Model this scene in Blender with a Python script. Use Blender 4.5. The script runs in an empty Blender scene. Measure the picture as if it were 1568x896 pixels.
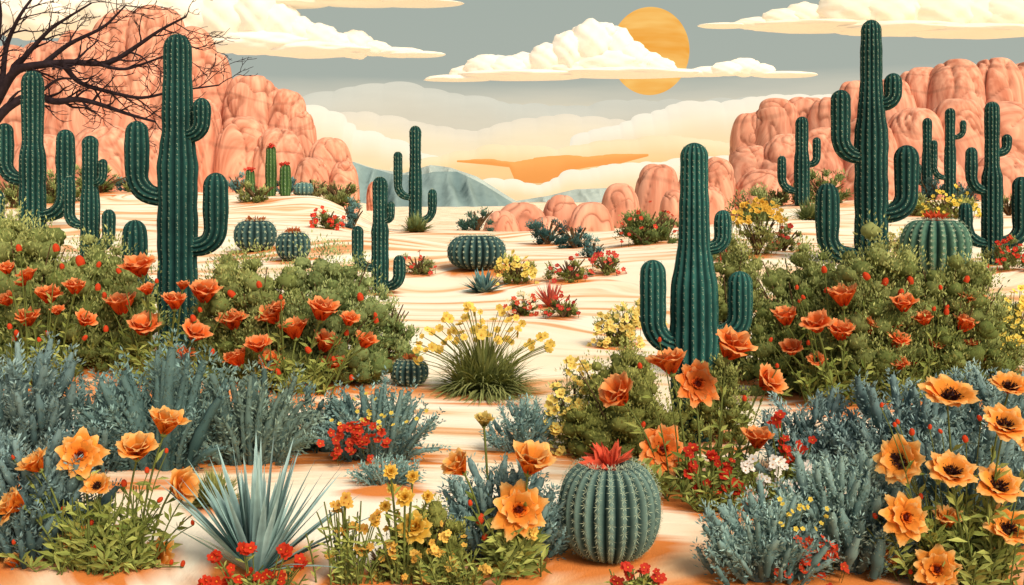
import bpy, math, random
import numpy as np
from mathutils import Vector, noise
rng=np.random.default_rng(7); random.seed(7)
F=1568.0; CX=784.0; HV=300.0; H=2.5
def lin(c):
    c=np.asarray(c,float)/255.0
    return np.where(c<=0.04045,c/12.92,((c+0.055)/1.055)**2.4)
def sstep(a,b,x):
    t=np.clip((x-a)/(b-a),0,1); return t*t*(3-2*t)
def nrm(v):
    v=np.asarray(v,float); return v/np.maximum(np.linalg.norm(v,axis=-1,keepdims=True),1e-9)
def height(x,y):
    x=np.asarray(x,float); y=np.asarray(y,float)
    r=np.hypot(x,y); ax=x/np.maximum(y,1.0)
    L=sstep(-0.11,-0.20,ax); R=sstep(0.16,0.30,ax); Cn=(1-L)*(1-R)
    h=0.09*np.sin(x*0.45+0.9*np.sin(y*0.25)+1)*np.sin(y*0.33+0.5)*sstep(6,12,r)
    ph=y*0.20+1.5*np.sin(x*0.075+.6)+x*0.06
    h=h+0.62*sstep(17,34,y)*(1-.5*sstep(95,130,y))*(0.5+0.5*np.sin(ph+.45*np.sin(ph)))**1.6*(1-.85*Cn*sstep(52,70,y))
    h=h+.32*sstep(2.0,7.0,np.abs(x-.6))*sstep(9,16,y)*(1-Cn*sstep(52,70,y))
    h=h+sstep(42,100,y)*(2.2*L+1.2*R)
    h=h-6*sstep(78,150,y)*Cn
    return h
def W(u,v,d):
    return np.array([(u-CX)/F*d,d,H-(v-HV)/F*d])
def hit(u,v):
    d=4.0
    while d<100:
        p=W(u,v,d)
        if p[2]<=height(p[0],p[1]): return d
        d*=1.004
    return 74.0
BASE_TINT=[]  # orange tint spots on the sand around plant bases: x, y, radius
def base(u,v,d=None,base_tint=None):
    if d is None: d=hit(u,v)
    p=W(u,v,d); p[2]=float(height(p[0],p[1]))
    if base_tint: BASE_TINT.append((p[0],p[1],base_tint*d/F))
    return p,d

class MB:
    def __init__(s): s.V=[];s.C=[];s.F=[];s.n=0;s.mats=[]
    def mi(s,m):
        if m not in s.mats: s.mats.append(m)
        return s.mats.index(m)
    def add(s,V,Fc,C,m,smooth=True):
        V=np.asarray(V,float).reshape(-1,3); Fc=np.asarray(Fc,int)
        C=np.asarray(C,float)
        if C.ndim==1: C=np.tile(C,(len(V),1))
        s.V.append(V);s.C.append(C.reshape(-1,3));s.F.append((Fc+s.n,s.mi(m),smooth));s.n+=len(V)
    def obj(s,name):
        me=bpy.data.meshes.new(name)
        V=np.concatenate(s.V);C=np.concatenate(s.C)
        loops=np.concatenate([f.ravel() for f,_,_ in s.F])
        tot=np.concatenate([np.full(len(f),f.shape[1]) for f,_,_ in s.F])
        mi=np.concatenate([np.full(len(f),m) for f,m,_ in s.F])
        sm=np.concatenate([np.full(len(f),x) for f,_,x in s.F])
        st=np.concatenate([[0],np.cumsum(tot)[:-1]])
        org=V.mean(axis=0); org[2]=V[:,2].min()
        me.vertices.add(len(V)); me.vertices.foreach_set('co',(V-org).astype(np.float32).ravel())
        me.loops.add(len(loops)); me.loops.foreach_set('vertex_index',loops.astype(np.int32))
        me.polygons.add(len(tot)); me.polygons.foreach_set('loop_start',st.astype(np.int32))
        me.polygons.foreach_set('material_index',mi.astype(np.int32))
        me.polygons.foreach_set('use_smooth',sm.astype(bool))
        a=me.color_attributes.new('Col','FLOAT_COLOR','POINT')
        a.data.foreach_set('color',np.concatenate([C,np.ones((len(C),1))],axis=1).astype(np.float32).ravel())
        for m in s.mats: me.materials.append(m)
        me.update(calc_edges=True); me.validate()
        o=bpy.data.objects.new(name,me); o.location=org
        bpy.context.scene.collection.objects.link(o); return o

# ---------------- materials
def newmat(name,nosamp=False):
    m=bpy.data.materials.new(name); m.use_nodes=True; nt=m.node_tree; nt.nodes.clear()
    if nosamp:
        try: m.cycles.emission_sampling='NONE'
        except Exception: pass
    return m,nt,nt.nodes,nt.links
def vmat(name,rough=.7,nscale=8,namt=.3,bump=0.0,bscale=40,transl=0.0,emit=0.0,spec=.3,stretch=(1,1,1),det=2,dif=1.0):
    m,nt,N,L=newmat(name,emit>0)
    out=N.new('ShaderNodeOutputMaterial'); b=N.new('ShaderNodeBsdfPrincipled')
    at=N.new('ShaderNodeAttribute'); at.attribute_name='Col'
    g=N.new('ShaderNodeNewGeometry'); mp=N.new('ShaderNodeMapping'); mp.inputs['Scale'].default_value=stretch
    L.new(g.outputs['Position'],mp.inputs[0])
    nz=N.new('ShaderNodeTexNoise'); nz.inputs['Scale'].default_value=nscale; nz.inputs['Detail'].default_value=det
    L.new(mp.outputs[0],nz.inputs[0])
    mr=N.new('ShaderNodeMapRange'); mr.inputs[1].default_value=.3; mr.inputs[2].default_value=.7; mr.inputs[3].default_value=1-namt; mr.inputs[4].default_value=1+namt*.6
    L.new(nz.outputs[0],mr.inputs[0])
    vm=N.new('ShaderNodeVectorMath'); vm.operation='SCALE'; L.new(at.outputs['Color'],vm.inputs[0]); L.new(mr.outputs[0],vm.inputs['Scale'])
    col=vm.outputs[0]
    if dif<1:
        v2=N.new('ShaderNodeVectorMath'); v2.operation='SCALE'; L.new(col,v2.inputs[0]); v2.inputs['Scale'].default_value=dif; L.new(v2.outputs[0],b.inputs['Base Color'])
    else: L.new(col,b.inputs['Base Color'])
    b.inputs['Roughness'].default_value=rough
    b.inputs['Specular IOR Level'].default_value=spec
    if emit>0:
        L.new(col,b.inputs['Emission Color']); b.inputs['Emission Strength'].default_value=emit
    if bump>0:
        n2=N.new('ShaderNodeTexNoise'); n2.inputs['Scale'].default_value=bscale; n2.inputs['Detail'].default_value=3
        L.new(mp.outputs[0],n2.inputs[0])
        bp=N.new('ShaderNodeBump'); bp.inputs['Strength'].default_value=bump; bp.inputs['Distance'].default_value=1.0/bscale
        L.new(n2.outputs[0],bp.inputs['Height']); L.new(bp.outputs[0],b.inputs['Normal'])
    if transl>0:
        t=N.new('ShaderNodeBsdfTranslucent'); L.new(col,t.inputs[0])
        mx=N.new('ShaderNodeMixShader'); mx.inputs[0].default_value=transl
        L.new(b.outputs[0],mx.inputs[1]); L.new(t.outputs[0],mx.inputs[2]); L.new(mx.outputs[0],out.inputs[0])
    else: L.new(b.outputs[0],out.inputs[0])
    return m
M_leaf=vmat('foliage',.85,3,.18,spec=.05)
M_cact=vmat('cactus_skin',.75,9,.22,bump=.12,bscale=60,spec=.10)
M_spine=vmat('spines',.6,5,.1)
M_petal=vmat('petals',.65,30,.10,transl=.35,spec=.06)
M_stem=vmat('stems',.6,10,.25,spec=.1)
M_bark=vmat('dead_bark',.9,6,.3,spec=.1)
M_cloud=vmat('cloud_vapour',1,.006,.06,bump=.08,bscale=.05,emit=.30,spec=0,det=4,dif=.74)
M_bank=vmat('cloud_bank_vapour',1,.004,.05,emit=.88,spec=0,stretch=(1,1,5),det=5,dif=.12)
M_mount=vmat('mountain_rock',1,.02,.15,bump=.3,bscale=.08,spec=0)
def rockmat():
    m,nt,N,L=newmat('sandstone')
    out=N.new('ShaderNodeOutputMaterial'); b=N.new('ShaderNodeBsdfPrincipled'); b.inputs['Roughness'].default_value=.95; b.inputs['Specular IOR Level'].default_value=.05
    at=N.new('ShaderNodeAttribute'); at.attribute_name='Col'
    g=N.new('ShaderNodeNewGeometry')
    wv=N.new('ShaderNodeTexNoise'); wv.inputs['Scale'].default_value=.05; wv.inputs['Detail'].default_value=1
    L.new(g.outputs['Position'],wv.inputs[0])
    ad=N.new('ShaderNodeVectorMath'); ad.operation='MULTIPLY_ADD'; ad.inputs[1].default_value=(18,18,18)
    L.new(wv.outputs['Color'],ad.inputs[0]); L.new(g.outputs['Position'],ad.inputs[2])
    n2=N.new('ShaderNodeTexNoise'); n2.inputs['Scale'].default_value=.5; n2.inputs['Detail'].default_value=5
    mp2=N.new('ShaderNodeMapping'); mp2.inputs['Scale'].default_value=(1.8,1.8,.16); L.new(ad.outputs[0],mp2.inputs[0]); L.new(mp2.outputs[0],n2.inputs[0])
    cr=N.new('ShaderNodeValToRGB'); e=cr.color_ramp.elements
    e[0].position=.32; e[0].color=(*lin((196,124,94)),1); e[1].position=.68; e[1].color=(*lin((234,172,138)),1)
    L.new(n2.outputs[0],cr.inputs[0])
    wt=N.new('ShaderNodeTexWave'); wt.wave_type='BANDS'; wt.bands_direction='Z'; wt.inputs['Scale'].default_value=.05; wt.inputs['Distortion'].default_value=5; wt.inputs['Detail'].default_value=2; wt.inputs['Detail Scale'].default_value=.5
    L.new(ad.outputs[0],wt.inputs[0])
    wr=N.new('ShaderNodeMapRange'); wr.inputs[1].default_value=0; wr.inputs[2].default_value=.06; wr.inputs[3].default_value=.80; wr.inputs[4].default_value=1; L.new(wt.outputs['Fac'],wr.inputs[0])
    vs=N.new('ShaderNodeVectorMath'); vs.operation='SCALE'; L.new(cr.outputs[0],vs.inputs[0]); L.new(wr.outputs[0],vs.inputs['Scale'])
    mu=N.new('ShaderNodeMixRGB'); mu.blend_type='MULTIPLY'; mu.inputs[0].default_value=1; L.new(vs.outputs[0],mu.inputs[1]); L.new(at.outputs['Color'],mu.inputs[2])
    L.new(mu.outputs[0],b.inputs['Base Color'])
    bp2=N.new('ShaderNodeBump'); bp2.inputs['Strength'].default_value=.35; bp2.inputs['Distance'].default_value=.4
    L.new(n2.outputs[0],bp2.inputs['Height']); L.new(bp2.outputs[0],b.inputs['Normal'])
    L.new(b.outputs[0],out.inputs[0]); return m
M_rock=rockmat()

# ---------------- primitives
def tube(mb,P,R,ns,col,m,cap=True):
    P=np.asarray(P,float); n=len(P); R=np.broadcast_to(np.asarray(R,float),(n,))
    T=nrm(np.gradient(P,axis=0))
    ref=np.array([0,1.0,0]) if abs(T[0][1])<.9 else np.array([1.0,0,0])
    A=nrm(np.cross(T,ref)); B=np.cross(T,A)
    th=np.arange(ns)*2*math.pi/ns
    V=P[:,None]+R[:,None,None]*(np.cos(th)[None,:,None]*A[:,None]+np.sin(th)[None,:,None]*B[:,None])
    i=np.arange(n-1)[:,None]*ns; j=np.arange(ns)[None]; k=(j+1)%ns
    Fc=np.stack([i+j,i+k,i+ns+k,i+ns+j],-1).reshape(-1,4)
    col=np.asarray(col,float)
    if col.ndim==2: col=np.repeat(col,ns,0)
    mb.add(V,Fc,col,m)
def bez(a,b,c,n):
    t=np.linspace(0,1,n)[:,None]; return (1-t)**2*a+2*t*(1-t)*b+t*t*c
def leaves(mb,P,D,L,Wd,C,m,fold=False,side=None):
    n=len(P); D=nrm(D)
    S=np.cross(D,nrm(rng.normal(size=(n,3)))) if side is None else np.cross(D,side)
    S=nrm(S); L=np.broadcast_to(L,(n,))[:,None]; Wd=np.broadcast_to(Wd,(n,))[:,None]
    C=np.broadcast_to(C,(n,3))
    mid=P+D*L*.5
    if not fold:
        V=np.stack([P,mid+S*Wd/2,P+D*L,mid-S*Wd/2],1)
        Fc=np.arange(n)[:,None]*4+np.array([[0,1,2,3]])
        CC=np.repeat(C[:,None],4,1).copy(); CC[:,2]*=1.12
        mb.add(V,Fc,CC.reshape(-1,3),m,False)
    else:
        N=np.cross(S,D)
        V=np.stack([P,mid+S*Wd/2+N*Wd*.12,P+D*L-np.array([0,0,1])*L*.12,mid-S*Wd/2+N*Wd*.12,mid],1)
        f=np.arange(n)[:,None]*5
        Fc=np.concatenate([f+np.array([[0,1,2,4]]),f+np.array([[0,4,2,3]])])
        CC=np.repeat(C[:,None],5,1).copy(); CC[:,1]*=1.2; CC[:,3]*=.85
        mb.add(V,Fc,CC.reshape(-1,3),m,False)
def smallfl(mb,P,R,col,cc,k=5,N=None):
    n=len(P); R=np.broadcast_to(R,(n,))
    if N is None: N=nrm(np.array([0,-.8,.7])+rng.normal(size=(n,3))*.45)
    A=nrm(np.cross(N,rng.normal(size=(n,3)))); B=np.cross(N,A)
    col=np.broadcast_to(col,(n,3))*rng.uniform(.75,1.15,(n,1))
    for i in range(k):
        t=2*math.pi*i/k
        D=math.cos(t)*A+math.sin(t)*B+N*.25
        Sd=np.cross(nrm(D),N); Sd=nrm(Sd)
        Rr=R[:,None]; D=nrm(D)
        V=np.stack([P,P+D*Rr*.55+Sd*Rr*.42,P+D*Rr*.98+Sd*Rr*.26,P+D*Rr*.98-Sd*Rr*.26,P+D*Rr*.55-Sd*Rr*.42],1)
        C5=np.repeat(col[:,None],5,1).copy(); C5[:,0]*=.7
        mb.add(V,np.arange(n)[:,None]*5+np.arange(5)[None],C5.reshape(-1,3),M_petal,False)
    c=P+N*R[:,None]*.12
    q=np.stack([c+A*R[:,None]*.2,c+B*R[:,None]*.2,c-A*R[:,None]*.2,c-B*R[:,None]*.2,c+N*R[:,None]*.2],1)
    f=np.arange(n)[:,None]*5
    Fc=np.concatenate([f+np.array([[i,(i+1)%4,4]]) for i in range(4)])
    mb.add(q,Fc,np.asarray(cc,float),M_petal)
def ellip(mb,c,r,col,m,N=None,nu=12,nv=8,wob=0,col2=None):
    c=np.asarray(c,float); r=np.broadcast_to(np.asarray(r,float),(3,))
    th=np.arange(nu)*2*math.pi/nu; ph=np.linspace(.02,math.pi-.02,nv)
    V=np.stack([np.sin(ph)[:,None]*np.cos(th)[None],np.sin(ph)[:,None]*np.sin(th)[None],np.cos(ph)[:,None]*np.ones(nu)[None]],-1)
    zc=V[...,2:3].copy()
    if wob: V=V*(1+wob*np.sin(V[...,0:1]*6+c[0]*9)*np.sin(V[...,2:3]*7+c[2]*7)*np.cos(V[...,1:2]*5+c[1]*3))
    V=V*r
    if N is not None:
        N=nrm(N); A=nrm(np.cross(N,[.3,.9,.1])); B=np.cross(N,A)
        V=V[...,0:1]*A+V[...,1:2]*B+V[...,2:3]*N
    i=np.arange(nv-1)[:,None]*nu; j=np.arange(nu)[None]; k=(j+1)%nu
    Fc=np.stack([i+j,i+nu+j,i+nu+k,i+k],-1).reshape(-1,4)
    if col2 is not None: col=(np.asarray(col)+(np.asarray(col2)-col)*np.clip(.5+.5*zc,0,1)).reshape(-1,3)
    mb.add(V+c,Fc,col,m)

RED=(lin((226,74,22)),lin((252,122,50)),lin((255,176,112)))
LIT=(lin((234,104,22)),lin((254,158,58)),lin((255,206,126)))
MIDO=(lin((228,84,22)),lin((253,134,54)),lin((255,184,114)))
YEL=(lin((190,126,30)),lin((232,180,64)),lin((250,214,112)))
def petals(mb,P,A,B,N,R,n,e0,e1,ln,wd,pal,off=0):
    S=9;T=7
    s=np.linspace(0,1,S); t=np.linspace(-1,1,T)
    for i in range(n):
        ph=2*math.pi*(i+off)/n+rng.normal()*.09
        l=ln*R*rng.uniform(.9,1.08); ea=math.radians(e0+rng.normal()*5); eb=math.radians(e1+rng.normal()*8)
        e=ea+(eb-ea)*s
        rr=np.concatenate([[0],np.cumsum(np.cos((e[1:]+e[:-1])/2))])*l/(S-1)
        zz=np.concatenate([[0],np.cumsum(np.sin((e[1:]+e[:-1])/2))])*l/(S-1)
        hw=wd*R*np.power(np.clip(np.sin(math.pi*(0.07+.80*s**1.1)),0,1),.62)*rng.uniform(.92,1.1)
        D=math.cos(ph)*A+math.sin(ph)*B; Q=-math.sin(ph)*A+math.cos(ph)*B
        ruf=.04*R*np.sin(t[None]*6+rng.uniform(0,6))*s[:,None]**2
        lenm=1-.26*(np.abs(t)[None]**2.4)*s[:,None]**2+.045*np.sin(t[None]*9+i)*s[:,None]**3
        V=P+(rr[:,None]*lenm)[...,None]*D+(hw[:,None]*t[None])[...,None]*Q+(zz[:,None]*lenm+.22*hw[:,None]*t[None]**2*(1 if e0>20 else .4)+ruf)[...,None]*N
        c=pal[0]+(pal[1]-pal[0])*sstep(0,.6,s)[:,None]; c=c+(pal[2]-c)*sstep(.7,1,s)[:,None]
        C=np.repeat(c[:,None],T,1)*(1-.20*np.abs(np.sin(t*9+i))[None,:,None])*rng.uniform(.88,1.08)
        ii=np.arange(S-1)[:,None]*T; jj=np.arange(T-1)[None]
        Fc=np.stack([ii+jj,ii+jj+1,ii+T+jj+1,ii+T+jj],-1).reshape(-1,4)
        mb.add(V,Fc,C.reshape(-1,3),M_petal)
def flower(mb,P,N,R,kind,pal):
    N=nrm(N); A=nrm(np.cross(N,[.2,.1,1.0]) if abs(N[2])<.9 else np.cross(N,[1,.2,0])); B=np.cross(N,A)
    if kind=='c':
        petals(mb,P,A,B,N,R,7,72,20,1.26,.52,pal); petals(mb,P,A,B,N,R,6,82,48,1.16,.48,(pal[0]*.9,pal[1]*.92,pal[2]),.5)
        n=20; a=rng.uniform(0,6.28,n); D=(np.cos(a)*.25)[:,None]*A+(np.sin(a)*.25)[:,None]*B+N
        leaves(mb,np.tile(P,(n,1)),D,.5*R,.06*R,lin((150,90,30)),M_stem)
        ellip(mb,P-N*R*.02,(.16*R,.16*R,.14*R),lin((110,120,60)),M_stem,N)
    elif kind=='o':
        petals(mb,P,A,B,N,R,9,22,0,1.08,.34,pal); petals(mb,P,A,B,N,R,8,38,14,.80,.29,(pal[0]*.85,pal[1]*.9,pal[2]),.5)
        petals(mb,P,A,B,N,R,6,60,35,.42,.18,(pal[0]*.7,pal[0],pal[1]),.2)
        n=36; a=rng.uniform(0,6.28,n); r=rng.uniform(0,.24,n)*R
        C=P+(np.cos(a)*r)[:,None]*A+(np.sin(a)*r)[:,None]*B+N*R*.12
        leaves(mb,C,N+rng.normal(size=(n,3))*.3,.22*R,.07*R,lin((120,40,20)),M_petal)
        ellip(mb,P+N*R*.12,(.16*R,.16*R,.1*R),lin((96,34,22)),M_stem,N)
    elif kind=='a':
        petals(mb,P,A,B,N,R,9,54,6,1.15,.38,pal); petals(mb,P,A,B,N,R,8,62,20,.98,.34,pal,.5)
        n=60; a=rng.uniform(0,6.28,n); r=(.10+.42*rng.uniform(0,1,n))*R
        C=P+N*R*.18
        D=(np.cos(a)*r)[:,None]*A+(np.sin(a)*r)[:,None]*B+N*R*.26
        leaves(mb,np.tile(C,(n,1)),D,.5*R,.05*R,lin((56,30,24)),M_stem)
        E=C+D*.9
        leaves(mb,E,rng.normal(size=(n,3)),.12*R,.09*R,lin((44,24,24)),M_stem)
        ellip(mb,P+N*R*.2,(.11*R,.11*R,.11*R),lin((110,80,40)),M_stem,N)
STEM=lin((98,106,50)); GL=lin((100,114,50)); GL2=lin((166,170,90))
def stem(mb,a,b,r,lean=.3,nl=5,ll=.12,col=STEM):
    mid=(a+b)/2+np.array([(a[0]-b[0])*lean,0,abs(b[2]-a[2])*.12])
    P=bez(a,mid,b,8); tube(mb,P,np.linspace(r*1.4,r,8),4,col,M_stem)
    if nl:
        t=rng.uniform(.02,.75,nl); pp=(1-t)[:,None]**2*a+(2*t*(1-t))[:,None]*mid+(t*t)[:,None]*b
        D=rng.normal(size=(nl,3))*np.array([1,.5,.3])+np.array([0,-.2,.75])
        c=GL+(GL2-GL)*rng.uniform(0,1,(nl,1))
        leaves(mb,pp,D,ll*rng.uniform(.6,1.2,nl),ll*.22,c,M_leaf,True,side=np.array([0,-1,.3])+rng.normal(size=(nl,3))*.4)
def bud(mb,p,N,r,col):
    ellip(mb,p,(r*.75,r*.75,r*1.15),col,M_petal,N,8,7)
    ellip(mb,p-nrm(N)*r*.7,(r*.6,r*.6,r*.5),STEM,M_stem,N,8,5)
def poppies(name,u,vb,spread,heads,pal,buds=(),leafn=40,leafpx=26,d=None,rs=1.16,extra=0,ebox=None):
    mb=MB(); B,d=base(u,vb,d,base_tint=spread*.7); s=d/F
    heads=list(heads); buds=list(buds)
    for _ in range(extra):
        a,b,c_,e=ebox; buds.append((rng.uniform(a,b),rng.uniform(c_,e),rng.uniform(3.5,6.5)))
    for _ in range(extra//3):
        a,b,c_,e=ebox; heads.append((rng.uniform(a,b),rng.uniform(c_,e),rng.uniform(9,13),'c'))
    for h in heads:
        hu,hv,hr,k=h[:4]
        dd=d+rng.uniform(-.25,.25)*min(1,spread*s)
        P=W(hu,hv,dd); R=hr*dd/F*(rs if k=='c' else 1.08)
        lx=(hu-u)/max(spread,1)
        if len(h)>4: N=np.array(h[4],float)
        elif k=='c': N=np.array([lx*.35+rng.normal()*.22,-.05-rng.uniform(0,.45),1.0])
        elif k=='a': N=np.array([rng.normal()*.2,-.7,1.0])
        else: N=np.array([rng.normal()*.25,-1,.45])
        N=nrm(N)
        P0=P-N*R*(.55 if k=='c' else .15)
        flower(mb,P0,N,R,k,pal)
        bx=u+(hu-u)*.45; bb=W(bx,vb,d); bb[1]+=rng.uniform(-.15,.15); bb[2]=float(height(bb[0],bb[1]))
        stem(mb,bb,P0-N*R*.05,max(1.5*s,.005),.25,9,leafpx*s)
    for (hu,hv,hr) in buds:
        P=W(hu,hv,d+rng.uniform(-.2,.2)*min(1,spread*s)); N=np.array([rng.normal()*.4,-.1,1])
        bx=u+(hu-u)*.5; bb=W(bx,vb,d); bb[2]=float(height(bb[0],bb[1]))
        bud(mb,P,N,hr*s,lin((214,76,38)))
        stem(mb,bb,P-nrm(N)*hr*s,max(.8*s,.003),.25,5,leafpx*s*.8)
    n=int(leafn)
    for i in range(n):
        a=B+np.array([rng.normal()*spread*.28*s,rng.normal()*spread*.15*s,0])
        e=a+np.array([rng.normal()*spread*.22*s,rng.normal()*.1*spread*s,rng.uniform(.15,.65)*(vb-min([h[1] for h in heads]))*s*.75])
        stem(mb,a,e,max(1.0*s,.003),.1,10,leafpx*s)
    return mb.obj(name)

FB=1.3
def seedu(u): return (u*0.37)%6.28
def bush(name,u,vb,wpx,hpx,c1,c2,leaf=7,dens=1.0,d=None,fl=None,asp=2.1,base_tint=True,core=.62):
    mb=MB(); B,d=base(u,vb,d,base_tint=wpx*.5 if base_tint else None); s=d/F
    leaf=leaf*.84; big=hpx>90 and leaf<7
    if big: hpx*=1.14; dens*=1.15
    rx=wpx*s/2; hz=hpx*s; ry=min(rx*.6,hz*1.2)
    K=int(np.clip(wpx*hpx/190,14,260)); c1=lin(c1)*FB;c2=lin(c2)*FB
    n=int(wpx*hpx/(leaf*leaf*.36)*2.7*dens); per=max(18,n//K)
    for i in range(min(K,20)):
        e=B+np.array([rng.uniform(-.7,.7)*rx,rng.uniform(-.7,.7)*ry,rng.uniform(.4,.8)*hz])
        tube(mb,bez(B,(B+e)/2+np.array([0,0,.1*hz]),e,6),np.linspace(2.2*s,.8*s,6),4,lin((96,76,50)),M_bark)
    for k in range(K):
        dr=nrm(rng.normal(size=3)); dr[2]=abs(dr[2])
        if big: dr=nrm(dr*np.array([1,1,1.25]))
        rad=rng.uniform(.10,1.0)**(.42 if big else .55)
        sc=1+.12*math.sin(dr[0]*5+seedu(u))*math.cos(dr[0]*9+u)
        cc=B+dr*np.array([rx,ry,hz])*rad*.90*sc
        rc=rng.uniform(.10,.21)*min(rx*1.3,hz)*(1.25-.45*rad)
        cb=rng.uniform(-.22,.24)
        hh=(cc[2]-B[2])/hz
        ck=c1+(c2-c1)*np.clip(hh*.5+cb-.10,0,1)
        if rad<.96: ellip(mb,cc+np.array([0,rc*.3,-rc*.1]),(rc*core*1.1,rc*core,rc*core*.9),ck*.68,M_leaf,None,9,7,.3,ck*.85)  # core coloured darker than its leaves, shade in the gaps put into colour
        U=nrm(rng.normal(size=(per,3))); U[:,1]=-np.abs(U[:,1])*np.where(rng.uniform(size=per)<.75,1,-1)
        q=cc+U*np.array([1.15,1,.95])*rc*(rng.uniform(.35,1.3,(per,1)))
        q[:,2]=np.maximum(q[:,2],B[2]+.01*s)
        side=U+rng.normal(size=(per,3))*.35
        D=np.array([0,0,.8])+U*.6+nrm(cc-B)*.45+rng.normal(size=(per,3))*.5
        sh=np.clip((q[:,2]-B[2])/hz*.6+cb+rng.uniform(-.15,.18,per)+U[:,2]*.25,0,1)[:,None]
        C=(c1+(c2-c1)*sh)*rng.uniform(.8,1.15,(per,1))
        leaves(mb,q,D,leaf*s*rng.uniform(.6,1.4,per),leaf*s/asp*rng.uniform(.6,1.1,per),C,M_leaf,side=side)
    if fl:
        for (col,cc,nf,fr,reg) in fl:
            th=rng.uniform(0,math.pi,nf); rr=rng.uniform(.2,1.0,nf)**.6
            x=np.cos(th)*rr; z=np.sin(th)*rr
            if reg=='top': z=.6+.45*z
            y=-np.sqrt(np.clip(1-x*x-z*z*.8,0,1))*1.08
            P=B+np.stack([x*rx,y*ry-.06*rx,np.abs(z)*hz*1.02],-1)
            smallfl(mb,P,fr*s*rng.uniform(.7,1.15,nf),lin(col),lin(cc))
            for p in P[::2]: tube(mb,np.stack([p+np.array([0,.2*ry,-.3*hz]),p]),.5*s,3,STEM,M_stem)
    return mb.obj(name)
def plume(name,u,vb,wpx,hpx,c1,c2,K=26,needle=10,dens=1.0,d=None,fan=1.0,pw=.13,low=.0,asp=3.2,fl=None,base_tint=True):
    mb=MB(); B,d=base(u,vb,d,base_tint=wpx*.45 if base_tint else None); s=d/F
    isfan=pw<.125
    if hpx>120: hpx*=1.12
    K=int(K*(2.3 if isfan else 4.8)); needle=needle*.74
    rx=wpx*s/2; hz=hpx*s; ry=rx*.6; c1=lin(c1)*FB*1.12;c2=lin(c2)*FB*1.12
    n=int(wpx*hpx/(needle*needle/asp)*2.9*dens); per=n//K
    if not isfan:
        for k in range(16):
            dr=nrm(rng.normal(size=3)); dr[2]=abs(dr[2])
            cc=B+dr*np.array([rx,ry*.6,hz])*rng.uniform(.1,.42)+np.array([0,ry*.2,0])
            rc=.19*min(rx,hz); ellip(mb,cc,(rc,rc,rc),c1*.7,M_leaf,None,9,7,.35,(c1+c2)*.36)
    for k in range(K):
        if isfan:
            x=rng.uniform(-1,1)*fan; yy=rng.uniform(-1,.7)
            zt=math.sqrt(max(1-min(abs(x),1)**2,0))*.85+.15
            zt*=rng.uniform(.40,1.02)
            tip=B+np.array([x*rx,yy*ry*(1-zt*.4),max(zt,low)*hz])
            st=B+np.array([x*rx*.40,yy*ry*.35,0])
            mid=(st+tip)/2+np.array([-x*rx*.16+rng.normal()*.05*rx,0,hz*.10*(1-zt)])
            sh0=0
        else:
            dr=nrm(rng.normal(size=3)); dr[2]=abs(dr[2]); 
            if rng.uniform()<.72: dr[1]=-abs(dr[1])
            rad=rng.uniform(.05,1)**.45
            st=B+dr*np.array([rx*.82,ry*.8,hz*.66])*rad
            out=nrm(np.array([dr[0]*.75,dr[1]*.35,.9])+rng.normal(size=3)*.18)
            tip=st+out*min(hz,rx*1.3)*rng.uniform(.24,.46)
            mid=(st+tip)/2+np.array([dr[0],0,0])*hz*.03
            sh0=(st[2]-B[2])/hz*.45-.05
        L=np.linalg.norm(tip-st)
        ax=nrm(tip-st)
        ww=(pw*1.25*min(L,hz) if isfan else .32*L)*rng.uniform(.7,1.25); w1=rng.uniform(0,6)
        rpf=lambda t: ww*np.power(np.clip(1-t,0,1),.5)*(.55+.7*np.sin(np.clip(t*2.4,0,3.14)))*(1+.2*np.sin(t*14+w1))+.5*s
        kb=rng.uniform(-.24,.26)+sh0
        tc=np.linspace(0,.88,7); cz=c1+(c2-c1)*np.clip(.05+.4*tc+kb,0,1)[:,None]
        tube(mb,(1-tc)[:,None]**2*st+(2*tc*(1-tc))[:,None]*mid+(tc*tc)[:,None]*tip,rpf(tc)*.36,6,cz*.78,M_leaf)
        t=rng.uniform(.0,1,per)**.85
        P=(1-t)[:,None]**2*st+(2*t*(1-t))[:,None]*mid+(t*t)[:,None]*tip
        rp=rpf(t)
        U=nrm(rng.normal(size=(per,3))); U[:,1]=-np.abs(U[:,1])*np.where(rng.uniform(size=per)<.75,1,-1); U=nrm(U-(U@ax)[:,None]*ax)
        Q=P+U*rp[:,None]*rng.uniform(.15,1.1,(per,1))
        Q[:,2]=np.maximum(Q[:,2],B[2])
        D=ax*1.0+U*.85+rng.normal(size=(per,3))*.25
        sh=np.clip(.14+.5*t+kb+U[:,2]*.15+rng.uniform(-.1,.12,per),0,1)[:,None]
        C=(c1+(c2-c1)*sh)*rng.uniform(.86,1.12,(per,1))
        sd=U*.7+np.array([0,-.8,.25])+rng.normal(size=(per,3))*.25
        leaves(mb,Q,D,needle*s*rng.uniform(.6,1.4,per),needle*s/asp,C,M_leaf,side=sd)
    if fl:
        for (col,cc,nf,fr,fu,fv,fw,fh) in fl:
            P=np.array([W(fu+rng.normal()*fw*.4,fv+rng.normal()*fh*.4,d-ry*1.05) for _ in range(nf)])
            smallfl(mb,P,fr*s,lin(col),lin(cc))
            for p in P[::3]: tube(mb,np.stack([p+np.array([0,.3*ry,-.15*hz]),p]),.5*s,3,STEM,M_stem)
    return mb.obj(name)
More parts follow.
